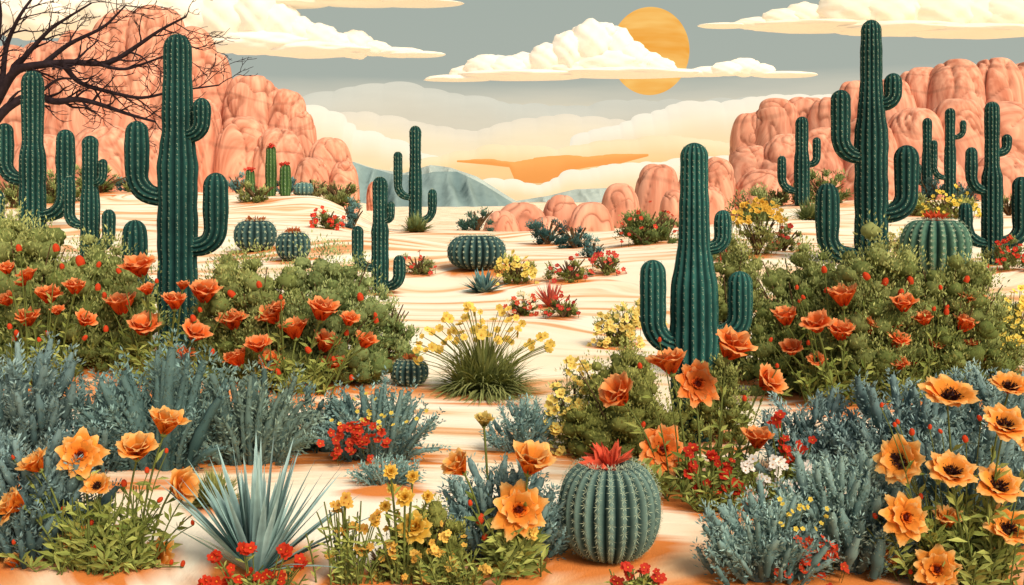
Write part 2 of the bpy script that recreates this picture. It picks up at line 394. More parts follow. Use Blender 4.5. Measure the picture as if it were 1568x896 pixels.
def blades(mb,B,n,L0,L1,w,s,c1,c2,emin=20,emax=88,droop=.3,m=None,flat=1.0,power=1.0):
    m=m or M_leaf; S=8
    az=rng.uniform(0,2*math.pi,n); el=np.radians(emin+(emax-emin)*rng.uniform(0,1,n)**power)
    L=rng.uniform(L0,L1,n)*s
    H0=np.stack([np.cos(az),np.sin(az)*flat,np.zeros(n)],-1)
    t=np.linspace(0,1,S)
    D=H0*np.cos(el)[:,None]+np.array([0,0,1])*np.sin(el)[:,None]
    P=B+(H0*w*.5*s)[:,None]+D[:,None]*(t[None,:]*L[:,None])[...,None]
    dr=(droop*rng.uniform(.4,1.3,n)*L)[:,None]*t[None]**2.2*np.cos(el)[:,None]**.5
    P[...,2]-=dr; P[...,2]=np.maximum(P[...,2],B[2]+.004)
    Sd=nrm(np.cross(D,np.array([0,0,1.0])+1e-3)); Nn=np.cross(Sd,D)
    hw=(w*s*.5*np.power(np.clip(1-t,0,1),.7)*(.6+.8*np.sin(np.clip(t*2.6+.4,0,3.14))))
    V=np.stack([P+Sd[:,None]*hw[None,:,None],P-Nn[:,None]*hw[None,:,None]*.35,P-Sd[:,None]*hw[None,:,None]],2)
    sh=rng.uniform(0,1,(n,1,1,1)); C=lin(c1)+(lin(c2)-lin(c1))*np.clip(.5*sh+.5*t[None,:,None,None],0,1)
    C=np.repeat(C,3,2).copy(); C[:,:,0]*=1.25; C[:,:,1]*=.8
    b=np.arange(n)[:,None,None]*S*3; i=np.arange(S-1)[None,:,None]*3; j=np.arange(2)[None,None]
    Fc=np.stack([b+i+j,b+i+j+1,b+i+3+j+1,b+i+3+j],-1).reshape(-1,4)
    mb.add(V,Fc,C.reshape(-1,3),m)
    return P[:,-1]

# ---------------- cacti
SG1=lin((12,38,36)); SG2=lin((38,78,68)); SPC=lin((168,180,146))
def ribbed(mb,P,Rf,nr,s,c1=SG1,c2=SG2,cap=True,spx=9,sp=3.2):
    P=np.asarray(P,float); seg=np.linalg.norm(np.diff(P,axis=0),axis=1); cl=np.concatenate([[0],np.cumsum(seg)]); L=cl[-1]
    rend=Rf(1.0)
    n=int(np.clip(L/(rend*.35),14,70))
    a=np.concatenate([np.linspace(0,L-rend*1.2,n),L-rend*1.2+rend*1.2*np.sin(np.linspace(0,1,10)[1:]*math.pi/2)])
    X=np.stack([np.interp(a,cl,P[:,k]) for k in range(3)],-1)
    R=np.array([Rf(x/L) for x in a])
    R=R*(1+.022*np.sin(a/rend*1.3+P[0][0]*5)+.014*np.sin(a/rend*3.1))
    q=np.clip((a-(L-rend*1.2))/(rend*1.2),0,1); R=R*np.sqrt(np.clip(1-q**2.2,0.0004,1))
    T=nrm(np.gradient(X,axis=0)); A=nrm(np.cross(T,[0,1.0,0])); Bv=np.cross(T,A)
    per=6; ns=nr*per; th=np.arange(ns)*2*math.pi/ns
    rib=np.abs(np.sin(nr*th/2)); rr=.83+.20*rib**.7
    V=X[:,None]+(R[:,None]*rr[None])[...,None]*(np.cos(th)[None,:,None]*A[:,None]+np.sin(th)[None,:,None]*Bv[:,None])
    m=len(a); i=np.arange(m-1)[:,None]*ns; j=np.arange(ns)[None]; k=(j+1)%ns
    Fc=np.stack([i+j,i+k,i+ns+k,i+ns+j],-1).reshape(-1,4)
    tint=1+.12*np.sin(a/rend*.9+P[0][0])[:,None,None]
    C=(c1+(c2-c1)*(rib**2)[None,:,None]*np.ones((m,1,1)))*tint
    mb.add(V,Fc,C.reshape(-1,3),M_cact)
    step=spx*s; na=int(L/step); pos=[];nn=[];tt=[]
    for x in range(1,na+1):
        al=x*step
        if al>L-rend*.08: break
        idx=np.interp(al,a,np.arange(m)); i0=int(idx); f=idx-i0; i1=min(i0+1,m-1)
        c=X[i0]*(1-f)+X[i1]*f; r=R[i0]*(1-f)+R[i1]*f
        t0=(np.arange(nr)+.5)*2*math.pi/nr
        dd=np.cos(t0)[:,None]*A[i0]+np.sin(t0)[:,None]*Bv[i0]
        pos.append(c+dd*r*1.03+T[i0]*rng.normal(size=(nr,1))*step*.1); nn.append(dd); tt.append(np.tile(T[i0],(nr,1)))
    if pos:
        pos=np.concatenate(pos);nn=np.concatenate(nn);tt=np.concatenate(tt)
        sd=np.cross(nn,tt)
        for (x,y) in ((.95,.05),(-.95,-.05),(.5,.7)):
            D=nn*.45+tt*x+sd*y
            leaves(mb,pos-nn*.3*s,D,sp*.78*s*rng.uniform(.6,1.4,len(pos)),.75*s,SPC*rng.uniform(.6,1.15,(len(pos),1)),M_spine,side=nn)
def interp(tab):
    xs=[t[0] for t in tab]; ys=[t[1] for t in tab]
    return lambda t: float(np.interp(t,xs,ys))
def saguaro(u,vtop,vb,wt,wb,arms,d=None,nr=15,spx=9,sp=3.2,lean=0,waist=None,g=1.0):
    mb=MB(); B,d=base(u-lean,vb,d,base_tint=wb*1.1); s=d/F
    T=W(u,vtop,d); c1=SG1*g; c2=SG2*g
    n=12; t=np.linspace(0,1,n)[:,None]; P=(B-np.array([0,0,.1]))*(1-t)+T*t
    tab=waist or [(0,wb*.42),(.1,wb*.5),(.55,wb*.5),(.62,wt*.47),(1,wt*.5)]
    rf=interp([(a,b*s) for a,b in tab])
    ribbed(mb,P,rf,nr,s,c1,c2,spx=spx,sp=sp)
    for (ua,va,w,uj,vj) in arms:
        J=W(uj,vj,d); E=W(ua,va,d); side=np.sign(ua-uj)
        J[0]-=side*w*.25*s
        dep=rng.uniform(-.5,.2)*abs(ua-uj)*s
        E=E+np.array([0,dep,0])
        ew=abs(ua-uj)*s; eh=min(ew*1.15,(vj-va)*s*.7)
        K=np.array([E[0],E[1],J[2]+eh*.75])
        q=np.linspace(0,1,9)[:,None]
        C1=np.array([E[0]-side*ew*.12,E[1],J[2]-.03*eh])
        arc=(1-q)**2*J+2*q*(1-q)*C1+q*q*K
        P=np.concatenate([arc,[K+(E-K)*.35,K+(E-K)*.7,E]])
        r=w*.5*s
        ribbed(mb,P,interp([(0,r*.72),(.25,r*.92),(.7,r*1.06),(1,r)]),max(9,nr-4),s,c1,c2,spx=spx,sp=sp)
    return mb.obj('saguaro_cactus')
def barrel(u,vb,wpx,hpx,nr=22,flc=(205,84,48),fh=0.2,d=None,spx=9,sp=5,c1=(38,72,70),c2=(108,142,128),flw=.26,nm='barrel_cactus'):
    mb=MB(); B,d=base(u,vb,d,base_tint=wpx*.75); s=d/F
    R=wpx*s/2/1.02; Hh=hpx*s; per=8; ns=nr*per; m=30
    th=np.arange(ns)*2*math.pi/ns; ph=np.linspace(0.0,math.pi*.97,m)
    rib=np.abs(np.sin(nr*th/2))
    prof=np.power(np.sin(np.clip(ph,1e-4,3.1)),.72); z=.5+.5*np.sign(np.cos(ph))*np.abs(np.cos(ph))**.9
    dimp=1-.10*np.exp(-(ph/.35)**2)
    z=z*dimp
    dep=.20*np.clip(prof*1.5,0,1)
    rr=prof[:,None]*(1-dep[:,None]*(1-rib[None]**.75))
    V=np.stack([rr*np.cos(th)*R,rr*np.sin(th)*R,np.repeat(z[:,None],ns,1)*Hh],-1)+B-np.array([0,0,.02*Hh])
    i=np.arange(m-1)[:,None]*ns; j=np.arange(ns)[None]; k=(j+1)%ns
    Fc=np.stack([i+j,i+ns+j,i+ns+k,i+k],-1).reshape(-1,4)
    C=lin(c1)+(lin(c2)-lin(c1))*(rib**1.6)[None,:,None]*np.ones((m,1,1))
    mb.add(V,Fc,C.reshape(-1,3),M_cact)
    nk=max(5,int(hpx*1.35/spx)); pos=[];nn=[];tt=[]
    t0=(np.arange(nr)+.5)*2*math.pi/nr
    for p in np.linspace(.22,2.6,nk):
        pr=math.sin(p)**.72; zz=.5+.5*np.sign(math.cos(p))*abs(math.cos(p))**.9; zz*=1-.10*math.exp(-(p/.35)**2)
        pos.append(np.stack([pr*np.cos(t0)*R,pr*np.sin(t0)*R,np.full(nr,zz*Hh)],-1)+B)
        N_=nrm(np.stack([np.cos(t0)*math.sin(p),np.sin(t0)*math.sin(p),np.full(nr,math.cos(p))],-1)); nn.append(N_)
        tt.append(np.stack([-np.cos(t0)*math.cos(p),-np.sin(t0)*math.cos(p),np.full(nr,math.sin(p))],-1))
    pos=np.concatenate(pos);nn=np.concatenate(nn);tt=nrm(np.concatenate(tt)); sd=np.cross(nn,tt)
    for (x,y) in ((.7,.5),(-.7,.5),(.7,-.5),(-.7,-.5),(0,1),(0,-1)):
        leaves(mb,pos,nn*.6+tt*x+sd*y,sp*s*rng.uniform(.6,1.3,len(pos)),.75*s,SPC*1.1,M_spine,side=nn)
    if fh>0:
        tp=B+np.array([0,0,Hh*.9])
        n=46; az=rng.uniform(0,6.28,n); el=np.radians(rng.uniform(15,85,n))
        D=np.stack([np.cos(az)*np.cos(el),np.sin(az)*np.cos(el),np.sin(el)],-1)
        st=tp+np.stack([np.cos(az),np.sin(az),0*az],-1)*R*flw*.5*rng.uniform(.2,1,(n,1))
        c=lin(flc)*rng.uniform(.7,1.25,(n,1))
        leaves(mb,st,D,fh*hpx*s*1.15*rng.uniform(.7,1.1,n),fh*hpx*s*.34,c,M_petal,True)
    return mb.obj(nm)

# ================= SKY
def sky():
    mb=MB(); R=3500; na=60; ne=30
    az=np.radians(np.linspace(-80,80,na)); el=np.radians(np.linspace(-4,55,ne))
    V=np.stack([R*np.cos(el)[:,None]*np.sin(az)[None],R*np.cos(el)[:,None]*np.cos(az)[None],R*np.sin(el)[:,None]*np.ones(na)[None]],-1)
    i=np.arange(ne-1)[:,None]*na; j=np.arange(na-1)[None]
    Fc=np.stack([i+j,i+na+j,i+na+j+1,i+j+1],-1).reshape(-1,4)
    m,nt,N,L=newmat('sky_air',True)
    out=N.new('ShaderNodeOutputMaterial'); em=N.new('ShaderNodeEmission')
    g=N.new('ShaderNodeNewGeometry'); nv=N.new('ShaderNodeVectorMath'); nv.operation='NORMALIZE'; L.new(g.outputs['Position'],nv.inputs[0])
    sp=N.new('ShaderNodeSeparateXYZ'); L.new(nv.outputs[0],sp.inputs[0])
    mp=N.new('ShaderNodeMapping'); mp.inputs['Scale'].default_value=(4,4,30); L.new(nv.outputs[0],mp.inputs[0])
    nz=N.new('ShaderNodeTexNoise'); nz.inputs['Scale'].default_value=1.2; nz.inputs['Detail'].default_value=5; L.new(mp.outputs[0],nz.inputs[0])
    ma=N.new('ShaderNodeMath'); ma.operation='MULTIPLY_ADD'; ma.inputs[1].default_value=.03; L.new(nz.outputs[0],ma.inputs[0]); L.new(sp.outputs['Z'],ma.inputs[2])
    mr=N.new('ShaderNodeMapRange'); mr.inputs[1].default_value=.0; mr.inputs[2].default_value=.22; L.new(ma.outputs[0],mr.inputs[0])
    cr=N.new('ShaderNodeValToRGB'); L.new(mr.outputs[0],cr.inputs[0])
    e=cr.color_ramp.elements
    e[0].position=0; e[0].color=(*lin((250,214,160)),1); e[1].position=1; e[1].color=(*lin((166,176,167)),1)
    for p,c in ((.2,(253,228,182)),(.4,(250,232,196)),(.52,(205,202,184)),(.6,(170,178,168))):
        x=cr.color_ramp.elements.new(p); x.color=(*lin(c),1)
    L.new(cr.outputs[0],em.inputs[0]); em.inputs[1].default_value=1.0; L.new(em.outputs[0],out.inputs[0])
    mb.add(V,Fc,lin((200,200,200)),m); mb.obj('sky')
sky()
def sun_disc():
    mb=MB(); d=3000
    m,nt,N,L=newmat('sun_surface',True); out=N.new('ShaderNodeOutputMaterial'); em=N.new('ShaderNodeEmission')
    g=N.new('ShaderNodeNewGeometry'); mp=N.new('ShaderNodeMapping'); mp.inputs['Scale'].default_value=(.005,.005,.035); L.new(g.outputs['Position'],mp.inputs[0])
    nz=N.new('ShaderNodeTexNoise'); nz.inputs['Scale'].default_value=1; nz.inputs['Detail'].default_value=3; L.new(mp.outputs[0],nz.inputs[0])
    cr=N.new('ShaderNodeValToRGB'); e=cr.color_ramp.elements; e[0].position=.3;e[0].color=(*lin((243,168,68)),1);e[1].position=.75;e[1].color=(*lin((254,204,116)),1)
    L.new(nz.outputs[0],cr.inputs[0]); L.new(cr.outputs[0],em.inputs[0]); L.new(em.outputs[0],out.inputs[0])
    ellip(mb,W(995,78,d),(60*d/F,60*d/F,67*d/F),lin((240,180,90)),m,None,64,40); mb.obj('sun')
sun_disc()
def puffcloud(name,d,base_v,puffs,col,soft=1.0):
    mb=MB(); s=d/F; zb=None
    for (u,v,rx,ry) in puffs:
        c=W(u,v,d+rng.uniform(-10,10)*s)
        nu=40;nv=26
        th=np.arange(nu)*2*math.pi/nu; ph=np.linspace(.01,math.pi-.01,nv)
        U=np.stack([np.sin(ph)[:,None]*np.cos(th)[None],np.sin(ph)[:,None]*np.sin(th)[None],np.cos(ph)[:,None]*np.ones(nu)[None]],-1)
        sd=rng.uniform(0,100)
        a=.07*min(1,ry/14)
        dis=1+a*(np.sin(U[...,0]*7+sd)*np.sin(U[...,2]*8+sd*2)+.6*np.sin(U[...,0]*13+U[...,1]*11+sd)*np.sin(U[...,2]*15-sd))
        V=U*dis[...,None]*np.array([rx,max(ry,rx*.45),ry])*s+c
        bv=np.interp(u,[p[0] for p in base_v],[p[1] for p in base_v])
        zb=H-(bv-HV)*s
        V[...,2]=np.where(V[...,2]<zb, zb+(V[...,2]-zb)*.12, V[...,2])
        i=np.arange(nv-1)[:,None]*nu; j=np.arange(nu)[None]; k=(j+1)%nu
        Fc=np.stack([i+j,i+nu+j,i+nu+k,i+k],-1).reshape(-1,4)
        mb.add(V,Fc,lin(col),M_cloud)
    return mb.obj(name)
CR=(252,238,214)
puffcloud('cloud',1200,[(640,124),(950,116),(1260,117)],
 [(700,121,50,7),(720,112,32,12),(745,103,34,20),(775,104,30,18),(805,100,30,20),(840,92,30,26),(868,80,26,32),(905,68,34,38),(940,74,30,34),(960,88,34,28),(925,95,60,22),(985,98,34,20),(1010,104,26,16),(870,105,60,16),
  (1035,112,50,7),(1085,110,30,9),(1112,106,24,12),(1140,103,26,15),(1165,107,22,10),(1200,114,52,5),(960,112,110,8),(800,115,100,8),(890,52,18,14),(925,50,20,16),(850,78,16,12),(765,92,14,8)],CR)
puffcloud('cloud',1200,[(100,60),(330,78),(480,90),(680,87)],
 [(200,10,80,40),(280,20,60,45),(345,25,50,48),(395,20,40,50),(430,38,34,34),(455,50,32,26),(490,58,32,22),(515,66,26,17),(545,68,28,22),(575,74,24,12),(610,80,40,8),(640,83,42,5),(120,15,80,35),(50,20,80,40),(400,66,80,18),(480,76,90,12),(330,55,60,30)],CR)
puffcloud('cloud',1200,[(1070,42),(1300,48),(1600,58)],
 [(1110,39,42,4),(1160,36,36,10),(1195,28,30,15),(1230,24,34,20),(1265,30,28,16),(1300,16,50,32),(1350,18,50,34),(1400,22,50,30),(1440,20,50,34),(1490,24,44,30),(1540,22,50,32),(1590,28,50,30),(1250,40,110,8),(1380,44,110,10),(1500,48,110,10)],(250,234,204))
puffcloud('cloud',1200,[(400,9),(720,9)],[(450,5,60,7),(560,3,80,6),(640,5,70,4),(500,-4,60,10)],(246,232,204))
def bank(name,D,line,vbot,ct,cb,bw=(18,46),bh=.38,seed=1,bulge=60,fade=.8):
    r=np.random.default_rng(seed); mb=MB(); s=D/F
    us=np.arange(line[0][0],line[-1][0]+1,2.0); top=np.interp(us,[p[0] for p in line],[p[1] for p in line]).astype(float); t0=top.copy()
    bot=np.full(len(us),float(vbot)) if np.isscalar(vbot) else np.interp(us,[p[0] for p in vbot],[p[1] for p in vbot])
    c=us[0]
    while c<us[-1]:
        w=r.uniform(*bw); cc=c+w*.5; hh=w*bh*r.uniform(.6,1.2); 
        k=np.abs(us-cc)<w
        lv=np.interp(cc,us,t0)
        vv=lv-hh*np.sqrt(np.clip(1-((us-cc)/w)**2,0,1))+ (hh*.35)
        top=np.where(k,np.minimum(top,vv),top); c+=w*r.uniform(.7,1.2)
    top=np.minimum(top,bot)
    M=14; t=np.linspace(0,1,M)**1.6
    v=top[None]+(bot-top)[None]*t[:,None]
    V=np.stack([np.repeat(((us-CX)*s)[None],M,0),D-bulge*np.sqrt(1-(1-np.clip(t*3,0,1))**2)[:,None]*np.ones(len(us))[None],H-(v-HV)*s],-1)
    C=lin(ct)+(lin(cb)-lin(ct))*sstep(0,fade,t)[:,None,None]*np.ones((1,len(us),1))
    n=len(us); i=np.arange(M-1)[:,None]*n; j=np.arange(n-1)[None]
    Fc=np.stack([i+j,i+n+j,i+n+j+1,i+j+1],-1).reshape(-1,4)
    mb.add(V,Fc,C.reshape(-1,3),M_bank); return mb.obj(name)
bank('cloud_bank',2700,[(340,175),(460,160),(540,142),(600,136),(680,146),(750,162),(860,176),(960,160),(1050,165),(1130,158),(1260,180)],300,(214,212,196),(218,210,188),bh=.5,seed=3,fade=.35)
bank('cloud_bank',2550,[(440,200),(500,188),(560,180),(640,194),(700,212),(780,196),(850,180),(930,190),(1100,205),(1200,200),(1300,200)],300,(240,228,204),(250,232,194),(16,40),.5,seed=5,fade=.35)
bank('cloud_bank',2400,[(870,240),(905,205),(960,192),(1010,172),(1060,158),(1110,162),(1180,150),(1300,150),(1400,150)],310,(255,246,224),(250,224,176),(12,30),.5,seed=8,fade=.45)
bank('cloud_bank',2390,[(380,200),(440,180),(480,168),(520,184),(545,204),(590,216),(640,236),(700,256)],310,(255,246,222),(252,226,178),(12,30),.5,seed=11,fade=.5)
bank('cloud_bank',2300,[(600,262),(700,236),(780,226),(850,232),(930,220),(1010,213),(1110,222),(1300,220)],312,(255,234,190),(254,212,150),(14,30),.4,seed=12,fade=.4)
bank('cloud_bank',2200,[(700,247),(740,243),(790,250),(830,241),(870,238),(900,241),(940,236),(985,236),(992,238)],[(700,248),(745,252),(780,256),(790,280),(850,280),(868,262),(900,256),(950,250),(992,239)],(250,176,98),(246,162,84),(8,14),.15,seed=13,bulge=10)
bank('cloud_bank',2100,[(540,300),(620,285),(700,282),(770,280),(830,288),(880,266),(940,256),(1040,248),(1100,244),(1200,242)],330,(255,246,220),(254,222,172),(12,26),.5,seed=14,fade=.5)

# ================= MOUNTAINS
def mount(name,d,line,vb,c1,c2,seed,thick):
    mb=MB(); s=d/F; us=np.arange(line[0][0],line[-1][0],2.0); top=np.interp(us,[p[0] for p in line],[p[1] for p in line])
    n=len(us); M=40; k=np.linspace(-1,1,M)
    V=np.zeros((M,n,3)); C=np.zeros((M,n,3))
    for a in range(M):
        for b in range(n):
            f=max(0,1-abs(k[a]))
            nz=noise.fractal(Vector((us[b]*.02+seed,k[a]*1.6,seed)),.9,2.1,5)
            rg=1-abs(noise.noise(Vector((us[b]*.035+k[a]*1.3,seed+k[a]*.7,3))))*1.6
            hh=(vb-top[b])*s*(f**.8)*(1+.25*nz*(1-f))*(.72+.28*rg if f<.95 else 1)
            V[a,b]=((us[b]-CX)*s,d+k[a]*thick,H-(vb-HV)*s+hh)
            C[a,b]=lin(c1)+(lin(c2)-lin(c1))*np.clip(rg*.9+nz*.3,0,1)
    i=np.arange(M-1)[:,None]*n; j=np.arange(n-1)[None]
    Fc=np.stack([i+j,i+j+1,i+n+j+1,i+n+j],-1).reshape(-1,4)
    mb.add(V,Fc,C.reshape(-1,3),M_mount); return mb.obj(name)
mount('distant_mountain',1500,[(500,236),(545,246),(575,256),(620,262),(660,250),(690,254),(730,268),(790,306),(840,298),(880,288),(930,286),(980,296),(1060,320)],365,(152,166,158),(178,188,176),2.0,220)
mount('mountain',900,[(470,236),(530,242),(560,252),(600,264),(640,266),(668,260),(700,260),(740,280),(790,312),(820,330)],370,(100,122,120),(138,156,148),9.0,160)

# ================= ROCKS
def lumps(name,L,d,vb=318,seed=0,tint=1.0,wk=1.0,yk=.5):
    mb=MB()
    for q in L:
        u,vt,hw=q[:3]; hw*=wk; dd=d+((q[3] if q[3]>0 else q[3]*yk) if len(q)>3 else 0); s=dd/F
        rx=hw*s; ry=rx*.95; zt=H-(vt-HV)*s; zb=H-(vb-HV)*s-rx*.3; hz=(zt-zb)
        c=np.array([(u-CX)*s,dd,zb])
        nu=84;nv=64
        th=np.arange(nu)*2*math.pi/nu; ph=np.linspace(.004,math.pi/2,nv)
        pw=lambda x,e: np.sign(x)*np.abs(x)**e
        tall=np.clip((hz/rx-1)/2.5,0,1); ez=.9-.35*tall; ex=.8-.22*tall
        X=pw(np.sin(ph),ex)[:,None]*np.cos(th)[None]; Y=pw(np.sin(ph),ex)[:,None]*np.sin(th)[None]; Z=pw(np.cos(ph),ez)[:,None]*np.ones(nu)[None]
        V=np.stack([X*rx,Y*ry,Z*hz],-1)
        sd=seed*10+u*.13; k=1.0/max(rx,1)
        out=np.zeros((nv,nu)); col=np.zeros((nv,nu))
        for a in range(nv):
            for b in range(nu):
                p=V[a,b]*k
                q1=noise.noise(Vector((p[0]*.8+sd,p[1]*.8,p[2]*.4)))
                w=abs(noise.noise(Vector((p[0]*1.5+q1*1.1+sd,p[1]*1.5,p[2]*.16+sd))))
                h=abs(noise.noise(Vector((p[0]*.5+sd*2,p[1]*.5,p[2]*.75+q1*1.6))))
                cr1=math.exp(-(w/.028)**2); cr2=math.exp(-(h/.024)**2)
                bl=math.exp(-(w/.15)**2); bh=math.exp(-(h/.11)**2)
                out[a,b]=.05*q1-.035*cr1-.025*cr2-.045*bl-.025*bh
                col[a,b]=1-.42*max(cr1,cr2*.85)-.08*bl+.06*q1
        V[...,0]*=(1+out); V[...,1]*=(1+out); V[...,2]*=(1+out*.45); V[...,2]=np.where(V[...,2]>0,V[...,2],0)
        tn=rng.uniform(.94,1.06)*tint
        cc=np.clip(col,0,1.2)[...,None]
        C=np.concatenate([cc,cc**1.2,cc**1.3],-1)*tn
        i=np.arange(nv-1)[:,None]*nu; j=np.arange(nu)[None]; kk=(j+1)%nu
        Fc=np.stack([i+j,i+nu+j,i+nu+kk,i+kk],-1).reshape(-1,4)
        mb.add(V+c,Fc,C.reshape(-1,3),M_rock)
    return mb.obj(name)
lumps('sandstone_cliff',[(-60,60,80,20),(10,72,70),(75,62,62,6),(130,46,60,0),(190,18,62,4),(240,10,60,2),(290,40,54,-4),(330,80,34,-8),
   (40,140,62,-26),(125,120,60,-24),(205,100,56,-22),(270,108,52,-22),(310,150,36,-28),(160,190,62,-42),(70,205,62,-44),(255,195,56,-42),
   (388,112,56,-14),(438,136,42,-16),(460,170,30,-20),(372,178,44,-34),(428,196,44,-38)],215,seed=1)
lumps('boulder',[(505,210,38),(478,240,30,-8),(527,246,24,-8),(575,276,14,-2)],190,seed=2)
lumps('sandstone_cliff',[(1150,170,36,6),(1190,150,44,4),(1235,148,46,6),(1268,148,36),(1310,122,46,6),(1360,118,50,2),(1410,104,50,4),(1462,92,54,0),(1520,90,54,0),(1580,92,60,3),(1650,110,60,3),
   (1150,222,44,-20),(1205,205,52,-24),(1262,195,46,-22),(1330,178,52,-26),(1400,166,52,-26),(1465,152,50,-26),(1540,156,56,-26),
   (1170,258,50,-42),(1245,254,50,-42),(1340,240,60,-46),(1430,236,52,-46),(1530,236,60,-46)],205,seed=3)
lumps('boulder',[(1100,240,28,4),(1062,252,26,0)],180,seed=4)
lumps('boulder',[(1008,250,38,4),(950,280,32,0),(1034,290,26,-6),(1085,284,34,0)],84,vb=352,seed=5,yk=1)
lumps('boulder',[(798,308,46,0),(860,298,32,2),(905,308,38,-1),(768,322,30,-2),(838,330,30,-3)],74,vb=366,seed=6,yk=1)

# ================= DEAD TREE
def dead_tree():
    mb=MB(); d=46; s=d/F; c=lin((44,34,36))
    B,_=base(-75,385,d)
    def limb(pts,r0,r1):
        P=np.array([W(a,b,d+rng.normal()*.25) for a,b in pts]); 
        t=np.linspace(0,len(P)-1,len(P)*4); k=np.arange(len(P))
        Q=np.stack([np.interp(t,k,P[:,i]) for i in range(3)],-1)
        for _ in range(3): Q[1:-1]=(Q[:-2]+Q[1:-1]*2+Q[2:])/4
        R=np.linspace(r0,r1,len(Q))*s; tube(mb,Q,R,7,c,M_bark); return Q,R
    def twig(p,D,L,r,lv):
        n=5; pts=[p]; q=p.copy(); DD=D.copy()
        for i in range(n):
            DD=nrm(DD+rng.normal(size=3)*np.array([.2,.22,.2])+np.array([.05,0,.03])); q=q+DD*L/n; pts.append(q.copy())
        tube(mb,pts,np.linspace(r,max(r*.35,.36*s),n+1),4,c,M_bark)
        if lv>0:
            for i in ((1,3,4,5) if lv==2 else (2,4)):
                a=rng.choice([-1,1])*rng.uniform(.35,.8); x,z=DD[0],DD[2]
                nd=nrm(np.array([x*math.cos(a)-z*math.sin(a),DD[1]+rng.normal()*.5,x*math.sin(a)+z*math.cos(a)]))
                twig(pts[i],nd,L*rng.uniform(.5,.72),max(r*.62*(1-.1*i),.5*s),lv-1)
    tr=[B-np.array([0,0,.3]),W(-60,300,d),W(-45,240,d),W(-30,195,d)]
    tube(mb,bez(tr[0],tr[1]+np.array([-.4,0,0]),tr[3],14),np.linspace(17,9,14)*s,12,c,M_bark)
    limbs=[([(-38,230),(5,165),(50,142),(85,158),(115,150),(150,158),(200,176),(238,186)],8,1.8),
     ([(-30,200),(2,140),(22,104),(70,98),(112,94),(165,100),(210,70),(245,45),(285,25)],8.5,1.5),
     ([(95,96),(120,128),(165,140),(215,152),(260,140),(335,130)],4.5,1.2),
     ([(2,140),(8,70),(30,22),(62,-20)],5,1.4),([(18,110),(50,72),(78,42),(140,4)],5,1.4),
     ([(66,98),(105,66),(160,42),(192,8)],4.5,1.2),([(-34,190),(-8,90),(2,20),(-5,-20)],5.5,1.6),([(150,98),(190,108),(240,90),(290,70)],3,1),([(60,142),(90,118),(130,122)],3,1)]
    for pts,a,b in limbs:
        Q,R=limb(pts,a,b)
        for i in range(5,len(Q),2):
            T=nrm(Q[i]-Q[i-1]); g=rng.choice([-1,1])*rng.uniform(.4,.9)
            D=nrm(np.array([T[0]*math.cos(g)-T[2]*math.sin(g),rng.normal()*.35,T[0]*math.sin(g)+T[2]*math.cos(g)]))
            twig(Q[i],D,rng.uniform(34,62)*s,max(R[i]*.5,.9*s),2)
    mb.obj('dead_tree')
dead_tree()

# ================= SAGUAROS
saguaro(50,108,402,33,38,[(7,188,24,36,275),(103,198,26,68,330)],nr=14,spx=7,sp=3)
saguaro(138,207,412,24,28,[(107,270,17,128,345),(160,243,13,146,280),(171,320,19,148,378)],nr=12,spx=7,sp=2.6)
saguaro(272,52,540,44,58,[(212,185,34,250,302),(311,150,26,288,208),(331,264,36,300,378),(211,336,35,252,448)],nr=15,spx=8,sp=3.2,
   waist=[(0,27),(.1,29),(.60,29),(.66,26),(.70,23),(1,20)])
saguaro(-6,290,405,24,26,[],nr=11,spx=7,sp=2.6)
saguaro(582,270,448,23,26,[(549,345,17,572,410),(599,308,11,590,338),(612,390,18,592,438)],nr=12,spx=7,sp=2.6)
saguaro(636,192,348,18,20,[(610,232,13,630,302),(662,289,13,642,338)],nr=10,spx=7,sp=2.4,d=70)
saguaro(1063,218,672,44,72,[(999,397,38,1040,528),(1131,414,36,1098,512),(1106,321,25,1085,380)],nr=16,spx=10,sp=4.2,g=1.6,
   waist=[(0,28),(.08,31),(.25,36),(.5,36),(.62,27),(.72,22.5),(1,20)])
saguaro(1228,178,322,20,23,[(1198,238,13,1220,292),(1249,210,12,1237,252)],nr=11,spx=7,sp=2.4,d=85)
saguaro(1334,30,402,32,48,[(1285,138,28,1316,240),(1366,112,25,1348,160),(1386,222,34,1354,328),(1268,280,34,1300,392)],nr=15,spx=8,sp=3.2,
   waist=[(0,23),(.1,24),(.55,24),(.64,19),(.72,16.5),(1,14.5)])
saguaro(1420,180,305,14,16,[(1406,250,8,1415,282)],nr=9,spx=7,sp=2.2,d=95)
saguaro(1455,165,305,15,17,[(1473,184,9,1461,210),(1431,214,10,1449,272)],nr=9,spx=7,sp=2.2,d=90)
saguaro(1519,155,405,22,30,[(1486,225,17,1510,292),(1542,205,14,1529,234),(1477,310,19,1510,372),(1560,270,26,1532,372)],nr=13,spx=7,sp=2.6)

# ================= BARREL CACTI
barrel(933,853,160,152,nr=25,fh=.26,spx=11,sp=8,c1=(32,58,56),c2=(104,128,114),flc=(220,96,66))
barrel(1432,422,106,92,nr=20,fh=.20,spx=8,sp=4,c1=(30,64,56),c2=(88,124,100))
barrel(730,412,92,55,nr=24,fh=0,spx=7,sp=3,c1=(26,48,48),c2=(66,94,88))
barrel(391,384,66,50,nr=18,fh=.2,spx=7,sp=3,flc=(190,110,60),flw=.7,c1=(26,48,48),c2=(66,94,88))
barrel(449,398,54,46,nr=18,fh=.24,spx=7,sp=3,flc=(196,112,64),flw=.6,c1=(26,48,48),c2=(66,94,88))
barrel(627,590,60,42,nr=18,fh=.28,spx=6,sp=3,flc=(190,110,60),flw=.45,c1=(26,48,48),c2=(66,94,88))
barrel(465,301,30,22,nr=12,fh=0,spx=6,sp=2,d=85,c1=(60,92,88),c2=(104,138,128))
